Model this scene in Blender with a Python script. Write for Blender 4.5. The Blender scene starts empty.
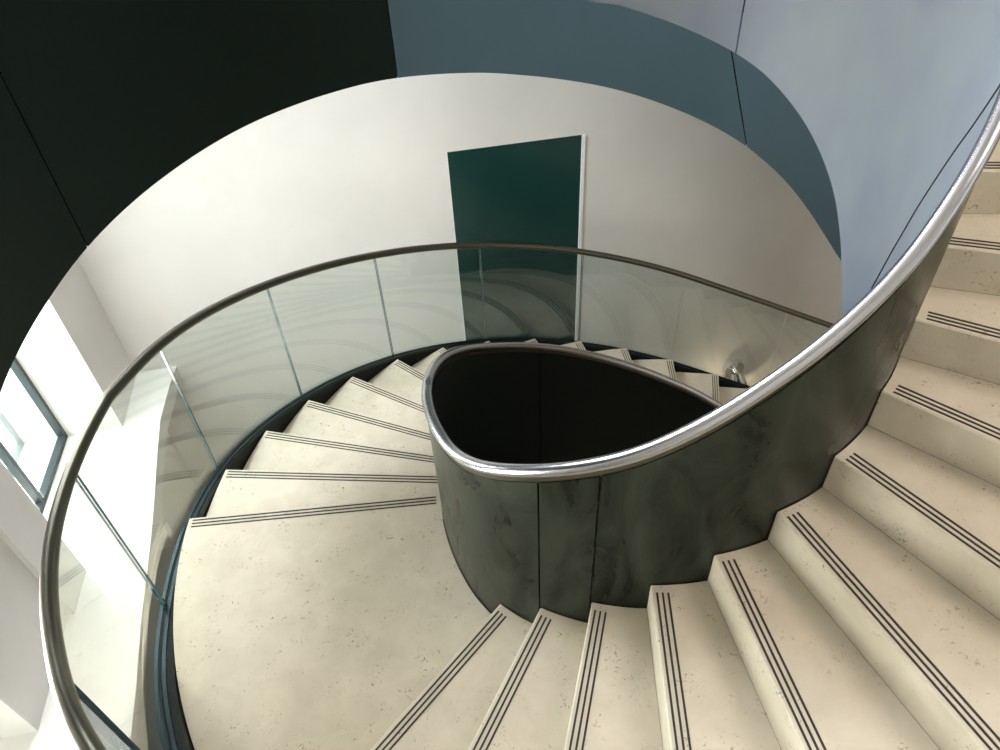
import bpy, math
from mathutils import Matrix, Vector

# ------------------------------------------------------------------ camera
U = 0.165                       # one riser = one unit of the plan below
scene = bpy.context.scene
FPX, NX, NY, EYE = 725.171, 546.833, 1156.776, 18.5213
cam_data = bpy.data.cameras.new('camera')
cam = bpy.data.objects.new('camera', cam_data)
scene.collection.objects.link(cam)
scene.camera = cam
cam_data.sensor_width = 36.0
cam_data.lens = FPX * 36.0 / 1000.0
cam_data.clip_start = 0.02
cam_data.clip_end = 200
_down = Vector((NX - 500, NY - 375, FPX)).normalized()
_z = -_down
_f = Vector((0, 0, 1))
_y = (_f - _f.dot(_z) * _z).normalized()
_x = _y.cross(_z)
cx_ = Vector((_x[0], _y[0], _z[0]))
cy_ = Vector((_x[1], _y[1], _z[1]))
cz_ = Vector((_x[2], _y[2], _z[2]))
m = Matrix.Identity(4)
for i in range(3):
    m[i][0] = cx_[i]; m[i][1] = -cy_[i]; m[i][2] = -cz_[i]
m[0][3] = 0; m[1][3] = 0; m[2][3] = EYE * U
cam.matrix_world = m

# ------------------------------------------------------------------ world, lights, exposure
world = bpy.data.worlds.new('world')
scene.world = world
world.use_nodes = True
bg = world.node_tree.nodes['Background']
bg.inputs[0].default_value = (0.86, 0.93, 1.0, 1)
bg.inputs[1].default_value = 1.6

scene.view_settings.view_transform = 'Standard'
scene.view_settings.look = 'None'
scene.view_settings.exposure = 0.08
scene.view_settings.gamma = 1.0
scene.view_settings.use_curve_mapping = False


def area(name, loc, target, sx, sy, power, col):
    l = bpy.data.lights.new(name, 'AREA')
    l.shape = 'RECTANGLE'; l.size = sx * U; l.size_y = sy * U
    l.energy = power; l.color = col
    o = bpy.data.objects.new(name, l)
    scene.collection.objects.link(o)
    o.location = Vector(loc) * U
    o.rotation_euler = (Vector(target) - Vector(loc)).to_track_quat('-Z', 'Y').to_euler()
    return o


# sun outside, falling through the left window onto the floor
sl = bpy.data.lights.new('sun', 'SUN'); sl.energy = 28; sl.angle = 0.02; sl.color = (1.0, 0.98, 0.95)
so = bpy.data.objects.new('sun', sl); scene.collection.objects.link(so)
so.location = Vector((-40, 40, 50)) * U
so.rotation_euler = Vector((0.71, -0.70, -1.7)).to_track_quat('-Z', 'Y').to_euler()
# added fill lamp high on the left above the fascia, the low window, and an added soft fill lamp under the closed ceiling
area('high_left_fill', (-18, 27, 25), (16, 13, 2), 12, 12, 560, (0.86, 0.92, 1.0))
area('window_daylight', (-25, 22, 2), (-13, 19, -9), 8, 20, 140, (0.95, 0.98, 1.0))
area('near_window_daylight', (-19.4, 6.5, 0.5), (8, 6, 6), 8, 11, 170, (1.0, 0.94, 0.93))
area('ceiling_fill', (19, 8, 33), (10, 8, 3), 20, 18, 165, (1.0, 0.89, 0.83))

# ------------------------------------------------------------------ materials
def mat(name, col, rough=0.5, metal=0.0, spec=0.5):
    M = bpy.data.materials.new(name)
    M.use_nodes = True
    b = M.node_tree.nodes['Principled BSDF']
    b.inputs['Base Color'].default_value = (*col, 1)
    b.inputs['Roughness'].default_value = rough
    b.inputs['Metallic'].default_value = metal
    b.inputs['Specular IOR Level'].default_value = spec
    return M


def ramp_noise(M, cols, scale, detail=6, rough=0.6, stretch=(1, 1, 1), pos=(0.35, 0.65), dist=0.0, bump=0.0, rvar=None):
    nt = M.node_tree; N = nt.nodes; L = nt.links
    b = N['Principled BSDF']
    tc = N.new('ShaderNodeTexCoord'); mp = N.new('ShaderNodeMapping')
    mp.inputs['Scale'].default_value = stretch
    L.new(tc.outputs['Object'], mp.inputs['Vector'])
    nz = N.new('ShaderNodeTexNoise')
    nz.inputs['Scale'].default_value = scale; nz.inputs['Detail'].default_value = detail
    nz.inputs['Roughness'].default_value = rough; nz.inputs['Distortion'].default_value = dist
    L.new(mp.outputs[0], nz.inputs['Vector'])
    r = N.new('ShaderNodeValToRGB')
    r.color_ramp.elements[0].position = pos[0]; r.color_ramp.elements[0].color = (*cols[0], 1)
    r.color_ramp.elements[1].position = pos[1]; r.color_ramp.elements[1].color = (*cols[1], 1)
    L.new(nz.outputs['Fac'], r.inputs[0])
    L.new(r.outputs[0], b.inputs['Base Color'])
    if bump:
        bp = N.new('ShaderNodeBump'); bp.inputs['Strength'].default_value = bump
        bp.inputs['Distance'].default_value = 0.01
        L.new(nz.outputs['Fac'], bp.inputs['Height']); L.new(bp.outputs[0], b.inputs['Normal'])
    if rvar:
        mr = N.new('ShaderNodeMapRange')
        mr.inputs['From Min'].default_value = 0.3; mr.inputs['From Max'].default_value = 0.7
        mr.inputs['To Min'].default_value = rvar[0]; mr.inputs['To Max'].default_value = rvar[1]
        L.new(nz.outputs['Fac'], mr.inputs['Value']); L.new(mr.outputs[0], b.inputs['Roughness'])
    return r, mp, nz


def stone():
    M = mat('limestone', (0.6, 0.55, 0.42), 0.5, 0, 0.35)
    nt = M.node_tree; N = nt.nodes; L = nt.links; b = N['Principled BSDF']
    r, mp, nz = ramp_noise(M, ((0.56, 0.495, 0.375), (0.66, 0.59, 0.46)), 6, 6, 0.6, pos=(0.3, 0.7), dist=0.4)
    # small brown flecks and fossils
    n2 = N.new('ShaderNodeTexNoise'); n2.inputs['Scale'].default_value = 60; n2.inputs['Detail'].default_value = 3
    n2.inputs['Distortion'].default_value = 1.2; n2.inputs['Roughness'].default_value = 0.6
    L.new(mp.outputs[0], n2.inputs['Vector'])
    n3 = N.new('ShaderNodeTexNoise'); n3.inputs['Scale'].default_value = 9; n3.inputs['Detail'].default_value = 2
    L.new(mp.outputs[0], n3.inputs['Vector'])
    a = N.new('ShaderNodeMapRange'); a.inputs['From Min'].default_value = 0.60; a.inputs['From Max'].default_value = 0.70
    L.new(n2.outputs['Fac'], a.inputs['Value'])
    c = N.new('ShaderNodeMapRange'); c.inputs['From Min'].default_value = 0.48; c.inputs['From Max'].default_value = 0.6
    L.new(n3.outputs['Fac'], c.inputs['Value'])
    mu = N.new('ShaderNodeMath'); mu.operation = 'MULTIPLY'
    L.new(a.outputs[0], mu.inputs[0]); L.new(c.outputs[0], mu.inputs[1])
    mx = N.new('ShaderNodeMix'); mx.data_type = 'RGBA'
    L.new(mu.outputs[0], mx.inputs['Factor'])
    L.new(r.outputs[0], mx.inputs['A']); mx.inputs['B'].default_value = (0.20, 0.15, 0.09, 1)
    L.new(mx.outputs['Result'], b.inputs['Base Color'])
    return M


M_STONE = stone()
M_GROOVE = mat('dark_insert', (0.025, 0.024, 0.02), 0.7)
M_WALL = mat('white_plaster', (0.78, 0.76, 0.72), 0.55, 0, 0.3)
ramp_noise(M_WALL, ((0.69, 0.67, 0.625), (0.73, 0.71, 0.665)), 1.3, 3)
M_FLOOR = mat('pale_floor', (0.70, 0.68, 0.63), 0.35, 0, 0.4)
M_LOWFLOOR = mat('brown_floor', (0.30, 0.24, 0.17), 0.4, 0, 0.4)
M_BEIGE = mat('beige_plaster', (0.50, 0.40, 0.29), 0.6, 0, 0.3)
M_PATINA = mat('patinated_steel', (0.06, 0.07, 0.06), 0.38, 0.75, 0.5)
ramp_noise(M_PATINA, ((0.010, 0.017, 0.012), (0.062, 0.078, 0.058)), 4.0, 8, 0.66, stretch=(1, 1, 0.4), pos=(0.36, 0.68), dist=1.4, bump=0.25, rvar=(0.22, 0.42))
M_BLUE = mat('blue_steel', (0.36, 0.44, 0.50), 0.55, 0.25, 0.4)
ramp_noise(M_BLUE, ((0.19, 0.21, 0.26), (0.235, 0.265, 0.285)), 2.2, 3, stretch=(1, 1, 0.6), pos=(0.35, 0.65), rvar=(0.5, 0.6))
M_DRUM = mat('dark_steel_panel', (0.10, 0.14, 0.15), 0.48, 0.95, 0.35)
ramp_noise(M_DRUM, ((0.135, 0.23, 0.28), (0.155, 0.25, 0.32)), 1.4, 3, stretch=(1, 1, 0.5), pos=(0.3, 0.7))
M_BLACK = mat('black_steel', (0.004, 0.007, 0.005), 0.5, 0.0, 0.15)
M_DRUM_SHADE = mat('dark_steel_panel_shade', (0.006, 0.013, 0.009), 0.55, 0.0, 0.15)  # same fascia steel, with the shade on its left panels put into the colour
M_STAIN = mat('stainless_steel', (0.5, 0.5, 0.51), 0.24, 1.0)
M_BRONZE = mat('dull_stainless', (0.13, 0.125, 0.095), 0.32, 1.0)
M_CHAN = mat('dark_channel', (0.025, 0.04, 0.042), 0.3, 0.8)
M_FRAME = mat('grey_window_frame', (0.04, 0.055, 0.06), 0.4, 0.2)
M_FRAME2 = mat('pale_window_frame', (0.32, 0.40, 0.45), 0.4, 0.1)
M_DOOR = mat('dark_green_lacquer', (0.009, 0.042, 0.036), 0.22, 0.0, 0.5)
M_EDGE = mat('glass_edge', (0.02, 0.055, 0.06), 0.15, 0.0, 0.8)
M_CHROME = mat('chrome', (0.75, 0.75, 0.75), 0.12, 1.0)
M_SEAL = mat('joint_seal', (0.008, 0.01, 0.012), 0.7)


def glass():
    M = bpy.data.materials.new('clear_glass'); M.use_nodes = True
    nt = M.node_tree; N = nt.nodes; L = nt.links
    for n in list(N): N.remove(n)
    out = N.new('ShaderNodeOutputMaterial'); mix = N.new('ShaderNodeMixShader')
    tr = N.new('ShaderNodeBsdfTransparent'); tr.inputs[0].default_value = (0.93, 0.965, 0.95, 1)
    gl = N.new('ShaderNodeBsdfGlossy'); gl.inputs['Roughness'].default_value = 0.0
    gl.inputs[0].default_value = (1, 1, 1, 1)
    ge = N.new('ShaderNodeNewGeometry'); dot = N.new('ShaderNodeVectorMath'); dot.operation = 'DOT_PRODUCT'
    L.new(ge.outputs['Incoming'], dot.inputs[0]); L.new(ge.outputs['Normal'], dot.inputs[1])
    def mth(op, a, b=None):
        n = N.new('ShaderNodeMath'); n.operation = op
        if hasattr(a, 'links'): L.new(a, n.inputs[0])
        else: n.inputs[0].default_value = a
        if b is not None:
            if hasattr(b, 'links'): L.new(b, n.inputs[1])
            else: n.inputs[1].default_value = b
        return n.outputs[0]
    c = mth('ABSOLUTE', dot.outputs['Value'])
    p = mth('POWER', mth('SUBTRACT', 1.0, c), 5.0)
    fr = mth('ADD', mth('MULTIPLY', p, 0.9), 0.09)
    L.new(fr, mix.inputs[0]); L.new(tr.outputs[0], mix.inputs[1]); L.new(gl.outputs[0], mix.inputs[2])
    L.new(mix.outputs[0], out.inputs[0])
    return M


M_GLASS = glass()
M_LAMP = bpy.data.materials.new('lamp_lens'); M_LAMP.use_nodes = True
_b = M_LAMP.node_tree.nodes['Principled BSDF']
_b.inputs['Emission Color'].default_value = (1, 0.93, 0.8, 1); _b.inputs['Emission Strength'].default_value = 6

# ------------------------------------------------------------------ mesh helpers (coordinates in units)
class MB:
    def __init__(s): s.v = []; s.f = []; s.m = []; s.sm = []
    def add(s, vs, fs, mi=0, smooth=False):
        o = len(s.v); s.v += [tuple(v) for v in vs]
        for f in fs:
            s.f.append(tuple(i + o for i in f)); s.m.append(mi); s.sm.append(smooth)
    def build(s, name, mats, parent=None, origin=None):
        me = bpy.data.meshes.new(name)
        o0 = Vector(origin) if origin else Vector((0, 0, 0))
        me.from_pydata([tuple((Vector(v) - o0) * U) for v in s.v], [], s.f)
        if not isinstance(mats, (list, tuple)): mats = [mats]
        for m_ in mats: me.materials.append(m_)
        for p, mi, sm in zip(me.polygons, s.m, s.sm): p.material_index = mi; p.use_smooth = sm
        me.validate(); me.update()
        import bmesh
        bm = bmesh.new(); bm.from_mesh(me); bmesh.ops.recalc_face_normals(bm, faces=bm.faces); bm.to_mesh(me); bm.free()
        ob = bpy.data.objects.new(name, me)
        scene.collection.objects.link(ob)
        ob.location = o0 * U
        if parent:
            ob.parent = parent
            ob.location = (o0 * U) - parent.location
        return ob


def box8(p):   # p: 4 bottom then 4 top, same winding
    return p, [(0, 3, 2, 1), (4, 5, 6, 7), (0, 1, 5, 4), (1, 2, 6, 5), (2, 3, 7, 6), (3, 0, 4, 7)]


def prism(mb, poly, z0, z1, mi=0):
    n = len(poly)
    vs = [(x, y, z0) for x, y in poly] + [(x, y, z1) for x, y in poly]
    fs = [tuple(range(n))[::-1], tuple(range(n, 2 * n))] + [(i, (i + 1) % n, n + (i + 1) % n, n + i) for i in range(n)]
    mb.add(vs, fs, mi)


def empty(name, loc, label=None, cat=None, group=None):
    o = bpy.data.objects.new(name, None); scene.collection.objects.link(o)
    o.location = Vector(loc) * U; o.empty_display_size = 0.1
    if label: o['label'] = label
    if cat: o['category'] = cat
    if group: o['group'] = group
    return o


def tag(o, label, cat=None, group=None):
    o['label'] = label
    if cat: o['category'] = cat
    if group: o['group'] = group
    return o


def structure(o): o['kind'] = 'structure'; return o


def tube(path, r, seg=14, closed_ends=True):
    mb = MB(); P = [Vector(p) for p in path]; n = len(P); rings = []
    for i, p in enumerate(P):
        t = (P[min(i + 1, n - 1)] - P[max(i - 1, 0)]).normalized()
        side = t.cross(Vector((0, 0, 1))).normalized(); up = side.cross(t).normalized()
        rings.append([p + r * (math.cos(a) * side + math.sin(a) * up) for a in [2 * math.pi * j / seg for j in range(seg)]])
    vs = [v for ring in rings for v in ring]; fs = []
    for i in range(n - 1):
        for j in range(seg):
            a = i * seg + j; b = i * seg + (j + 1) % seg
            fs.append((a, b, b + seg, a + seg))
    mb.add(vs, fs, 0, True)
    mb.add(rings[0], [tuple(range(seg))]); mb.add(rings[-1], [tuple(range(seg))])
    return mb


def interp(tab, x):
    if x <= tab[0][0]:
        (a, b), (c, d) = tab[0], tab[1]
    elif x >= tab[-1][0]:
        (a, b), (c, d) = tab[-2], tab[-1]
    else:
        for i in range(len(tab) - 1):
            if tab[i][0] <= x <= tab[i + 1][0]:
                break
        # catmull-rom
        p1, p2 = tab[i], tab[i + 1]
        p0 = tab[i - 1] if i > 0 else (2 * p1[0] - p2[0], 2 * p1[1] - p2[1])
        p3 = tab[i + 2] if i + 2 < len(tab) else (2 * p2[0] - p1[0], 2 * p2[1] - p1[1])
        m1 = (p2[1] - p0[1]) / (p2[0] - p0[0]); m2 = (p3[1] - p1[1]) / (p3[0] - p1[0])
        h = p2[0] - p1[0]; t = (x - p1[0]) / h
        return ((2*t**3-3*t*t+1)*p1[1] + (t**3-2*t*t+t)*h*m1 + (-2*t**3+3*t*t)*p2[1] + (t**3-t*t)*h*m2)
    return b + (d - b) * (x - a) / (c - a)


# ------------------------------------------------------------------ plan of the stair
# k = step number counted up from the landing (0); the plan is two arcs sharing
# a tangent at the left: a wide one for the lower flight, a tight one above.
CS = (3.55, 14.35)      # centre of tight arcs
CL = (8.0, 14.4)      # centre of wide arcs


def ang(k):                 # inner edge angle
    if k <= 0: return 179.0 + 9.08 * k
    if k <= 1: return 179.0 + 49.0 * k
    return 228.0 + 12.42 * (k - 1)


def ang_out(k):             # outer edge angle
    if k <= 0: return 180.6 + 8.95 * k
    if k <= 1: return 180.6 + 47.4 * k
    return 228.0 + 12.42 * (k - 1)


def pt(a, r_small, r_large, grow=0.0):
    t = math.radians(a)
    if a <= 180:
        g = max(0, 80 - a); r = r_large + grow * (g * g if g < 24 else 576 + 16 * (g - 24) - 0.12 * (g - 24) ** 2)
        return (CL[0] + r * math.cos(t), CL[1] + r * math.sin(t))
    return (CS[0] + r_small * math.cos(t), CS[1] + r_small * math.sin(t))


def inner(k, off=0.0):
    a = ang(k); t = min(max((a - 180) / 48, 0), 1)
    return pt(a, 5.55 + 0.2 * (3 * t * t - 2 * t ** 3) - 0.07 * math.sin(math.pi * t) ** 2 + off, 10.0 + off)
def outer(k, off=0.0): return pt(ang_out(k), 13.65 + off, 18.1 + off, 0.0024)


def frange(a, b, n): return [a + (b - a) * i / n for i in range(n + 1)]


def ribbon(mb, fplan, fz0, fz1, off0, off1, ks, mi=0, smooth=True):
    """solid plate following the plan, from offset off0 to off1, heights fz0..fz1"""
    vs = []
    for k in ks:
        a = fplan(k, off0); b = fplan(k, off1)
        z0 = fz0(k); z1 = fz1(k)
        vs += [(a[0], a[1], z0), (b[0], b[1], z0), (b[0], b[1], z1), (a[0], a[1], z1)]
    n = len(ks)
    for s in range(4):                 # separate vertices per side keep the edges crisp
        v2 = []; f2 = []
        for i in range(n):
            v2 += [vs[i * 4 + s], vs[i * 4 + (s + 1) % 4]]
        for i in range(n - 1):
            f2.append((2 * i, 2 * i + 1, 2 * i + 3, 2 * i + 2))
        mb.add(v2, f2, mi, smooth)
    mb.add(vs[:4], [(0, 1, 2, 3)], mi); mb.add(vs[-4:], [(0, 1, 2, 3)], mi)


# ------------------------------------------------------------------ room
def wdir(t):   # point on left wall plane, t from the back-left corner towards the camera side
    return (-20.8 + 0.154 * t, 31.5 - 0.988 * t)
def deep(p, s): return (p[0] - 0.988 * s, p[1] - 0.154 * s)
def back(s, o=0.0):   # point on back wall, s from the corner to the right, o = behind
    return (-20.8 + 0.988 * s - 0.154 * o, 31.5 + 0.154 * s + 0.988 * o)


ZF, ZL, ZT = -8.75, -24.0, 34.0
# back wall with door opening
def back_s(x): return (x + 20.8) / 0.988
sd0, sd1 = back_s(-2.0), back_s(5.12)
mb = MB()
def wallbox(mb, s0, s1, z0, z1, th=1.2):
    mb.add(*box8([(*back(s0), z0), (*back(s1), z0), (*back(s1, th), z0), (*back(s0, th), z0),
                  (*back(s0), z1), (*back(s1), z1), (*back(s1, th), z1), (*back(s0, th), z1)]))
ZD0, ZD1 = -20.0, 2.08
wallbox(mb, -4, sd0, ZL, ZT); wallbox(mb, sd1, 62, ZL, ZT)
wallbox(mb, sd0, sd1, ZD1, ZT); wallbox(mb, sd0, sd1, ZL, ZD0)
structure(mb.build('wall_back', M_WALL))

# left wall with two deep window recesses
mb = MB()
def lw(mb, t0, t1, z0, z1, s0=0.0, s1=6.0):
    a, b = wdir(t0), wdir(t1)
    p = [deep(a, s0), deep(b, s0), deep(b, s1), deep(a, s1)]
    mb.add(*box8([(*q, z0) for q in p] + [(*q, z1) for q in p]))
lw(mb, -1.0, 44, ZL, ZF - 1.0)
lw(mb, -1.0, 4.4, ZF, ZT); lw(mb, 4.4, 13.25, 13, ZT); lw(mb, 13.25, 15.4, ZF, ZT)
lw(mb, 15.4, 20.2, ZF, ZT, 0.25); lw(mb, 20.2, 30, 13, ZT); lw(mb, 30, 44, ZF, ZT)
structure(mb.build('wall_left', M_WALL))

mb = MB()
a = back(58); b = (a[0] + 0.154 * 40, a[1] - 0.988 * 40)
prism(mb, [a, b, (b[0] + 1.2, b[1]), (a[0] + 1.2, a[1])], ZL, ZT)
structure(mb.build('wall_right', M_BEIGE))

mb = MB()
prism(mb, [(-40, -15.2), (58, -15.2), (58, -14), (-40, -14)], ZL, ZT)
structure(mb.build('wall_front', M_WALL))
mb = MB()
prism(mb, [(-30, -15), (58, -15), (58, 50), (-30, 50)], ZT, ZT + 1)
structure(mb.build('ceiling', M_WALL))
# pale paving outside the windows
mb = MB()
prism(mb, [(-90, -40), (-30.5, -40), (-30.5, 70), (-90, 70)], ZF - 3.2, ZF - 2)
structure(mb.build('floor', M_FLOOR))

# floor beside the landing, cut round the stair
mb = MB()
poly_out = [wdir(44), deep(wdir(44), 6), deep(wdir(-1), 6), back(-4), back(2.2)]
arc = [(-18.56, 30.3), (-18.25, 27.5), (-17.65, 25.0), (-17.05, 22.7), (-16.5, 20.5), (-16.1, 18.7), (-15.5, 15.8), (-14.8, 13.1), (-14.1, 10.0), (-13.2, 5.0), (-12.0, -2.0), (-10.5, -12.0)]
mb_poly = poly_out + arc
prism(mb, mb_poly, ZF - 1.0, ZF)
structure(mb.build('floor', M_FLOOR))
mb = MB()
prism(mb, [(-30, -15), (58, -15), (58, 50), (-30, 50)], ZL - 1, ZL)
structure(mb.build('floor', M_LOWFLOOR))

# door
mb = MB(); wallbox(mb, sd0 + 0.02, sd1 - 0.2, ZD0, ZD1 - 0.02, 0.12)
vsd = mb
o = vsd.build('door_1', M_DOOR); structure(o)
mb = MB()
mb.add(*box8([(*back(sd1 - 0.18, -0.05), ZD0), (*back(sd1, -0.05), ZD0), (*back(sd1, .3), ZD0), (*back(sd1 - 0.18, .3), ZD0),
              (*back(sd1 - 0.18, -0.05), ZD1), (*back(sd1, -0.05), ZD1), (*back(sd1, .3), ZD1), (*back(sd1 - 0.18, .3), ZD1)]))
structure(mb.build('trim_1', mat('white_lacquer', (0.85, 0.85, 0.83), 0.3)))

# windows
def bar(mb, p, q, z0, z1, w, d):
    """bar from plan p to q (units), width w across, between heights z0, z1"""
    P = Vector((p[0], p[1])); Q = Vector((q[0], q[1]))
    t = (Q - P).normalized() if (Q - P).length > 1e-6 else Vector((1, 0))
    n = Vector((-t.y, t.x)) * (w / 2)
    c = [P - n, Q - n, Q + n, P + n]
    mb.add(*box8([(v.x, v.y, z0) for v in c] + [(v.x, v.y, z1) for v in c]))


def window(name, t0, t1, mull):
    w = empty(name, (*deep(wdir((t0 + t1) / 2), 2.9), ZF)); structure(w)
    def P(t, s): return deep(wdir(t), s)
    mb = MB()
    for t in [t0 + 0.12] + mull + [t1 - 0.12]:
        bar(mb, P(t - 0.12, 2.95), P(t + 0.12, 2.95), ZF, 13, 0.35, 0)
    bar(mb, P(t0, 2.95), P(t1, 2.95), ZF, ZF + 0.28, 0.35, 0)
    bar(mb, P(t0, 2.95), P(t1, 2.95), 12.7, 13, 0.35, 0)
    mb.build('window_frame', M_FRAME, w)
    mb = MB(); bar(mb, P(t0 + .1, 3.0), P(t1 - .1, 3.0), ZF + 0.25, 12.8, 0.06, 0)
    mb.build('pane', M_GLASS, w)
    mb = MB()
    for t in [t0 + 0.25] + [x + .3 for x in mull] + [t1 - 0.2]:
        bar(mb, P(t - 0.2, 5.2), P(t + 0.2, 5.2), ZF, 13, 0.5, 0)
    bar(mb, P(t0, 5.2), P(t1, 5.2), ZF, ZF + 0.5, 0.5, 0)
    mb.build('outer_frame', M_FRAME2, w)
    return w
window('window_1', 4.4, 13.25, [8.9])
window('window_2', 20.2, 30, [25.1])

# ------------------------------------------------------------------ stone steps
ORD = ['', 'first', 'second', 'third', 'fourth', 'fifth', 'sixth', 'seventh', 'eighth', 'ninth', 'tenth', 'eleventh', 'twelfth', 'thirteenth', 'fourteenth', 'fifteenth', 'sixteenth', 'seventeenth', 'eighteenth', 'nineteenth']


def lerp2(a, b, t): return (a[0] + (b[0] - a[0]) * t, a[1] + (b[1] - a[1]) * t)


def strips(k, kr, parent, up=True):
    """three dark inserts set in the tread along nosing k"""
    a = Vector(inner(k)); b = Vector(outer(k)); d = (b - a).normalized(); n = Vector((-d.y, d.x))
    if (Vector(inner(k + 0.4)) - a).dot(n) < 0: n = -n       # towards higher k
    L = (b - a).length
    for j in range(3):
        o_ = n * (0.115 + 0.122 * j)
        p = a + d * 0.28 + o_; q = a + d * (L - 0.12) + o_
        w = n * 0.022
        mb = MB()
        c = [p - w, q - w, q + w, p + w]
        mb.add(*box8([(v.x, v.y, k - 0.05) for v in c] + [(v.x, v.y, k + 0.012) for v in c]))
        mb.build('nosing_strip', M_GROOVE, parent)


def step(k, label):
    last = k + 1
    root = empty('stone_step' if k else 'stone_landing', (*lerp2(inner(k + .5), outer(k + .5), 0.5), k - 1 if k else -0.3),
                 label, 'step' if k else 'landing', 'limestone steps of the spiral stair' if k else None)
    n = 30 if k == 0 else 7
    ks = [k + (0.999 if k == 0 else 1.0) * i / n for i in range(n + 1)]
    # tread slab: edge k is the nosing, continues a little under the riser above
    ins = [inner(x, 0.1) for x in ks]; outs = [outer(x) for x in ks]
    if k == 0: ks = frange(0, 1, n); ins = [inner(x, 0.1) for x in ks]; outs = [outer(x) for x in ks]
    mb = MB(); poly = ins + outs[::-1]
    zb = k - 0.36
    m_ = len(ins)
    bev = 0.03
    # nosing bevel: shift the top of the nosing edge in slightly
    vs = []
    nv = (Vector(inner(k + 0.3)) - Vector(inner(k))).normalized() * bev
    for i, (a, b) in enumerate(zip(ins, outs)):
        vs += [(*a, zb), (*b, zb), (*b, k - bev), (b[0], b[1], k), (a[0], a[1], k), (*a, k - bev)]
    vs[3] = (vs[3][0] + nv.x, vs[3][1] + nv.y, k); vs[4] = (vs[4][0] + nv.x, vs[4][1] + nv.y, k)
    fs = []
    for i in range(m_ - 1):
        o_ = i * 6
        for s in range(6): fs.append((o_ + s, o_ + (s + 1) % 6, o_ + 6 + (s + 1) % 6, o_ + 6 + s))
    fs.append((0, 1, 2, 5)); fs.append((2, 3, 4, 5)); e = (m_ - 1) * 6; fs.append(tuple(e + s for s in range(6)))
    mb.add(vs, fs)
    mb.build('tread', M_STONE, root)
    # riser below the nosing
    mb = MB()
    a = Vector(inner(k, 0.1)); b = Vector(outer(k)); d = (b - a).normalized(); nn = Vector((-d.y, d.x))
    if (Vector(inner(k + 0.4)) - a).dot(nn) < 0: nn = -nn
    c = [a + nn * 0.004, b + nn * 0.004, b + nn * 0.2, a + nn * 0.2]
    mb.add(*box8([(v.x, v.y, k - 1.0 + 0.003) for v in c] + [(v.x, v.y, zb + 0.002) for v in c]))
    mb.build('riser', M_STONE, root)
    strips(k, 0, root)
    return root


for k in range(-19, 16):
    if k == 0:
        step(0, 'large wedge-shaped limestone landing beside the glass balustrade on the left')
    elif k > 0:
        step(k, 'cream limestone step, %s one up from the wedge-shaped landing' % ORD[k])
    else:
        step(k, 'cream limestone step, %s one down from the wedge-shaped landing' % ORD[-k])

# ------------------------------------------------------------------ steel carriage under the steps (outer string and soffit)
ZB = [(-15, -15.5), (-9, -9.4), (-5, -5.0), (-2, -1.95), (-1, -1.12), (0, -0.7), (0.25, -0.45), (0.45, 0.0), (0.7, 0.6), (0.92, 1.35), (1.3, 1.9), (2.2, 2.8), (3, 3.6), (17, 17.6)]
def zb_out(k): return interp(ZB, k)
def z_under(k): return (k if k <= 0 else (0 if k <= 1 else k - 1)) - 2.6
root = empty('stair_carriage', (*outer(0.5, 0.1), -2.6), 'black steel carriage under the limestone steps and landing', 'staircase structure')
mb = MB(); ribbon(mb, lambda k, f: outer(k, 0.04 if f == 0 else (0.17 if k < -1 else min(0.17 + 0.07 * (k + 1), 0.25))), lambda k: z_under(k), lambda k: zb_out(k) - 0.02, 0, 1, frange(-19, 0, 120) + frange(0.01, 1, 30) + frange(1.02, 16, 100))
mb.build('outer_string', M_BLACK, root)
mb = MB()
vs = []; ks = frange(-19, 0, 80) + frange(0.02, 1, 20) + frange(1.1, 16, 60)
for k in ks:
    a = inner(k, 0.08); b = outer(k, 0.03); z = z_under(k) + 0.3
    vs += [(*a, z - .15), (*b, z - .15), (*b, z), (*a, z)]
fs = []
for i in range(len(ks) - 1):
    for s in range(4): fs.append((i * 4 + s, i * 4 + (s + 1) % 4, i * 4 + 4 + (s + 1) % 4, i * 4 + 4 + s))
fs += [(0, 1, 2, 3), tuple(len(vs) - 4 + s for s in range(4))]
mb.add(vs, fs, 0, False)
mb.build('soffit', M_BLACK, root)

# ------------------------------------------------------------------ outer glass balustrade
ZR = [(-15, -9.1), (-5, 0.92), (-2, 3.9), (-1, 4.75), (0, 5.38), (0.25, 5.72), (0.45, 6.15), (0.7, 6.75), (0.92, 7.5), (1.3, 8.0), (2.2, 8.8), (3.2, 9.7)]
def zr_out(k): return interp(ZR, k)
GO = 0.42
def gout(k, off=0.0): return outer(k, GO + off) if k > 0.25 else outer(k, (0.34 + (GO - 0.34) * (k + 1) / 1.25 if k > -1 else 0.34) + off)
root = empty('glass_balustrade', (*gout(0.5), 0.2), 'curved clear glass balustrade with dark round handrail along the outer side of the stair', 'balustrade')
kk = frange(-19, 0, 150) + frange(0.02, 1, 50) + frange(1.03, 3.0, 40)
tube([(*gout(k), zr_out(k)) for k in kk], 0.16, 16).build('handrail', M_BRONZE, root)
mb = MB()
ribbon(mb, gout, lambda k: zb_out(k) - 1.0, zb_out, -0.16, -0.06, kk)
ribbon(mb, gout, lambda k: zb_out(k) - 1.0, lambda k: zb_out(k) - 0.04, 0.06, 0.16, kk)
ribbon(mb, gout, lambda k: zb_out(k) - 1.0, lambda k: zb_out(k) - 0.3, -0.06, 0.06, kk)
mb.build('base_channel', M_CHAN, root)
mb = MB(); ribbon(mb, gout, lambda k: zb_out(k) - 0.28, lambda k: zb_out(k) - 0.1, -0.02, 0.06, kk)
mb.build('gasket', M_SEAL, root)
joints = [-19, -17, -15, -13, -11, -9, -7, -5, -3, -1, 0.24, 0.78, 2.2, 3.0]
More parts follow.
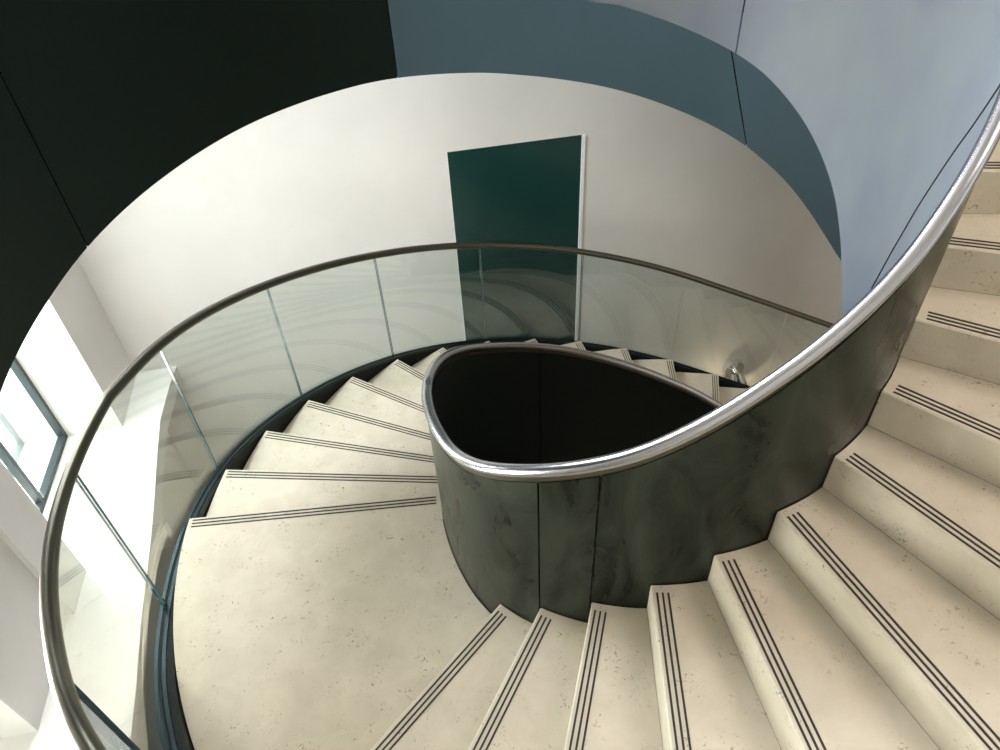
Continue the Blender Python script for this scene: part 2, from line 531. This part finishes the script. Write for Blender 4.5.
for a, b in zip(joints[:-1], joints[1:]):
    g = 0.006 if b > 0.1 and a < 1 else 0.012
    ks = frange(a + g, b - g, 24)
    mb = MB()
    # single glass sheet per panel plus polished coloured edges
    n = len(ks)
    for off in (-0.035, 0.035):
        vs = []
        for k in ks:
            p = gout(k, off); vs += [(*p, zb_out(k) - 0.25), (*p, zr_out(k) - 0.1)]
        mb.add(vs, [(2 * i, 2 * i + 1, 2 * i + 3, 2 * i + 2) for i in range(n - 1)], 0, True)
    for k in (ks[0], ks[-1]):
        p = gout(k, -0.035); q = gout(k, 0.035)
        mb.add([(*p, zb_out(k) - .25), (*q, zb_out(k) - .25), (*q, zr_out(k) - .1), (*p, zr_out(k) - .1)], [(0, 1, 2, 3)], 1)
    ob = mb.build('glass_panel', [M_GLASS, M_EDGE], root)

# ------------------------------------------------------------------ inner steel balustrade
def arcs(k):          # distance along the inner edge
    return 1.56 * k if k <= 0 else (4.92 * k if k <= 1 else 4.92 + 1.244 * (k - 1))
ZI = [(-22, -9.5), (-16.7, -6.0), (-14.71, -4.75), (-12.71, -3.42), (-9.62, -1.3), (-6.27, 1.02), (-3.59, 2.95), (-1.67, 4.15), (0, 4.9), (2.1, 5.4), (3.3, 5.72), (4.4, 6.2), (5.75, 6.95), (7.1, 7.72),
      (8.1, 8.33), (9.15, 9.12), (10.15, 9.93), (11.3, 10.8), (12.5, 11.72), (13.4, 12.55), (15, 13.85), (27, 23.6)]
def zi(k): return interp(ZI, arcs(k))
root = empty('steel_balustrade', (*inner(0.5), 0.0), 'solid patinated steel balustrade with bright stainless handrail curling round the stairwell', 'balustrade')
KT = 22.0
kk = frange(-19, 0, 170) + frange(0.02, 1, 50) + frange(1.05, KT, 220)
tube([(*inner(k), zi(k)) for k in kk], 0.145, 18).build('handrail', M_STAIN, root)
mb = MB(); ribbon(mb, inner, lambda k: zi(k) - 0.32, lambda k: zi(k) - 0.12, -0.055, 0.055, kk)
mb.build('rail_bracket_strip', M_BRONZE, root)
def z_floor(k): return k if k <= 0 else (0 if k <= 1 else k)
# plates on the stair side; joints are real gaps backed by a dark seal
PJ = [-19, -11.0, -6.0, -2.0, 1.97, 2.98, 8.4, 14.0, KT]
for a, b in zip(PJ[:-1], PJ[1:]):
    g = 0.018
    ks = frange(a + g, b - g, max(10, int((b - a) * 12)))
    ks = sorted(ks + ([0.0] if a < 0 < b else []) + ([0.25, .5, .75, 1.0] if a < 0 < b else []))
    mb = MB()
    ribbon(mb, inner, lambda k: min(z_floor(k), z_floor(k - 1) if k > 1 else k) - 2.7, lambda k: zi(k) - 0.3, -0.02, 0.075, ks)
    mb.build('outer_plate', M_PATINA, root)
mb = MB(); ribbon(mb, inner, lambda k: zi(k) - 6, lambda k: zi(k) - 0.33, -0.05, -0.025, kk)
mb.build('joint_backing', M_SEAL, root)
# plates on the well side, deeper than the steps
# lower edge measured along the well: angle about the tight centre -> height
ZW = [(-40, 3.2), (-15, 4.4), (0, 5.4), (6.8, 6.5), (13.2, 7.7), (16.8, 8.3), (21.3, 8.95), (27.0, 9.58), (33.8, 10.2), (40.5, 10.7), (48.4, 11.2),
      (53.5, 11.45), (58.8, 11.67), (70.5, 12.09), (81.0, 12.43), (89.0, 12.68), (100.3, 13.0), (125, 15.2), (180, 19.5)]
def z_well(k):
    if k < 7.2: return max(min(k, 0) - 14, -23.9) if k <= 0 else -14 + (k / 7.2) * 17.2
    return interp(ZW, ang(k) - 360)
kj = 1 + (57.6 + 360 - 228.0) / 12.42
WJ = [(-19, -9.3, M_BLACK), (-9.3, -5.4, M_BLACK), (-5.4, 0.5, M_BLACK), (0.5, 7.2, M_BLACK), (7.2, kj, M_BLUE), (kj, KT, M_BLUE)]
for a, b, mt in WJ:
    g = 0.016
    ks = sorted(frange(a + g, b - g, max(12, int((b - a) * 12))) + ([0.0] if a < 0 < b else []))
    mb = MB(); ribbon(mb, inner, z_well, lambda k: zi(k) - 0.3, -0.12, -0.05, ks)
    ob = mb.build('well_plate', mt, root)
    tag(ob, 'pale blue-grey steel plate lining the stairwell' if mt is M_BLUE else 'black steel plate lining the stairwell')

# diagonal seam in the lining plate
SEAM = [(357.1, 7.5), (354.5, 8.69), (352.8, 9.36), (349.8, 10.38), (344.2, 11.68), (338.2, 12.64), (334.0, 13.2), (330.4, 13.6)]
sp = []
for a, z in zip([x / 4 for x in range(4 * 330, 4 * 357)], [0] * 999):
    t = math.radians(a); sp.append((CS[0] + 5.625 * math.cos(t), CS[1] + 5.625 * math.sin(t), interp(SEAM[::-1], a)))
tube(sp, 0.018, 6).build('plate_seam', M_SEAL, root)

# ------------------------------------------------------------------ curved steel fascia of the gallery round the stair
DB = [(192.3, 8.25), (181.0, 8.3), (172.3, 8.4), (161.2, 8.41), (148.0, 8.32), (133.8, 7.98), (127.0, 7.7), (115.3, 6.98), (109.6, 6.52), (103.8, 6.02), (97.3, 5.4), (90.7, 4.62),
      (84.0, 3.68), (79.4, 2.92), (75.5, 2.15), (72.2, 1.3), (68.7, 0.2), (65.3, -1.1), (62.5, -2.3), (60.5, -3.2), (58.6, -4.0), (55, -5.4), (50, -7)]
DB = sorted(DB)
def dplan(a, off=0.0):
    t = math.radians(a)
    if a <= 180:
        r = 18.9 + 0.075 * max(0, 74 - a) + off
        return (CL[0] + r * math.cos(t), CL[1] + r * math.sin(t))
    return (CS[0] + (14.45 + off) * math.cos(t), CS[1] + (14.45 + off) * math.sin(t))
def dz(a): return 8.25 + 0.035 * (a - 192.3) if a > 192.3 else interp(DB, a)
ZTOP = 17.0
root = empty('curved_steel_fascia', (*dplan(120), 6), 'wide curved dark steel fascia sweeping overhead in front of the white wall', 'fascia')
def dj(a0, slant, z): return a0 + slant * (z - dz(a0))
DJ = [(50, 0), (76.0, 1.0), (127, 0), (172.4, 0), (222, 0)]
for (a, sa), (b, sb) in zip(DJ[:-1], DJ[1:]):
    mb = MB(); nu = int((b - a) / 1.2); nv = 10; g = 0.09
    for off, flip in ((0.0, 0), (0.16, 1)):
        vs = []
        for i in range(nu + 1):
            for j in range(nv + 1):
                u = i / nu; v = j / nv
                am = a + (b - a) * u
                z0 = dz(am); z = z0 + (ZTOP - z0) * v
                al = (a + g) + sa * min(z - dz(a), 20) if sa else a + g
                bl = (b - g) + sb * min(z - dz(b), 20) if sb else b - g
                aa = al + (bl - al) * u
                if j == 0: z = dz(aa)
                vs.append((*dplan(aa, off), z))
        fs = [(i * (nv + 1) + j, (i + 1) * (nv + 1) + j, (i + 1) * (nv + 1) + j + 1, i * (nv + 1) + j + 1) for i in range(nu) for j in range(nv)]
        mb.add(vs, fs, 0, True)
        if off == 0: v0 = vs
        else: v1 = vs
    # close the rim
    def rim(idx):
        q = [v0[i] for i in idx] + [v1[i] for i in idx]; n_ = len(idx)
        mb.add(q, [(i, i + 1, n_ + i + 1, n_ + i) for i in range(n_ - 1)])
    rim([i * (nv + 1) for i in range(nu + 1)]); rim([i * (nv + 1) + nv for i in range(nu + 1)])
    rim(list(range(nv + 1))); rim([nu * (nv + 1) + j for j in range(nv + 1)])
    mb.build('steel_panel', M_DRUM if a < 120 else M_DRUM_SHADE, root)
mb = MB(); aa = frange(50, 222, 150); vs = []
for a in aa: vs += [(*dplan(a, 0.2), dz(a) + 0.02), (*dplan(a, 0.2), ZTOP), (*dplan(a, 0.3), ZTOP), (*dplan(a, 0.3), dz(a) + 0.02)]
mb.add(vs, [(i * 4 + s, i * 4 + (s + 1) % 4, i * 4 + 4 + (s + 1) % 4, i * 4 + 4 + s) for i in range(len(aa) - 1) for s in range(4)], 0, True)
mb.build('joint_backing', M_SEAL, root)

# ------------------------------------------------------------------ wall spotlight by the lower steps
def on_wall(s, o, z): p = back(s, o); return Vector((p[0], p[1], z))
S0, Z0 = back_s(16.45), -16.6
root = empty('wall_spotlight', tuple(on_wall(S0, 0, Z0)), 'small chrome spotlight on the white wall above the lower steps', 'light')
def cone(p, q, r0, r1, seg=20):
    mb = MB(); p = Vector(p); q = Vector(q); t = (q - p).normalized(); s = t.orthogonal().normalized(); u = t.cross(s)
    A = [p + r0 * (math.cos(x) * s + math.sin(x) * u) for x in [2 * math.pi * j / seg for j in range(seg)]]
    B = [q + r1 * (math.cos(x) * s + math.sin(x) * u) for x in [2 * math.pi * j / seg for j in range(seg)]]
    mb.add(A + B, [(j, (j + 1) % seg, seg + (j + 1) % seg, seg + j) for j in range(seg)], 0, True)
    mb.add(A, [tuple(range(seg))]); mb.add(B, [tuple(range(seg))])
    return mb
cone(on_wall(S0, 0, Z0), on_wall(S0, -0.3, Z0), 0.75, 0.7).build('wall_plate', M_CHROME, root)
cone(on_wall(S0, -0.2, Z0), on_wall(S0, -1.0, Z0 - 0.1), 0.2, 0.2).build('arm', M_CHROME, root)
hd = cone(on_wall(S0 - .05, -0.75, Z0 + 0.15), on_wall(S0 + .15, -1.5, Z0 - 1.0), 0.4, 0.55).build('lamp_head', M_CHROME, root)
cone(on_wall(S0 + .15, -1.5, Z0 - 1.0), on_wall(S0 + .155, -1.52, Z0 - 1.03), 0.45, 0.45).build('lens', M_LAMP, root)

pl = bpy.data.lights.new('spotlight_glow', 'POINT'); pl.energy = 7; pl.color = (1.0, 0.78, 0.5); pl.shadow_soft_size = 0.04
po = bpy.data.objects.new('spotlight_glow', pl); scene.collection.objects.link(po); po.location = on_wall(S0 - 0.2, -2.2, Z0 - 1.2) * U
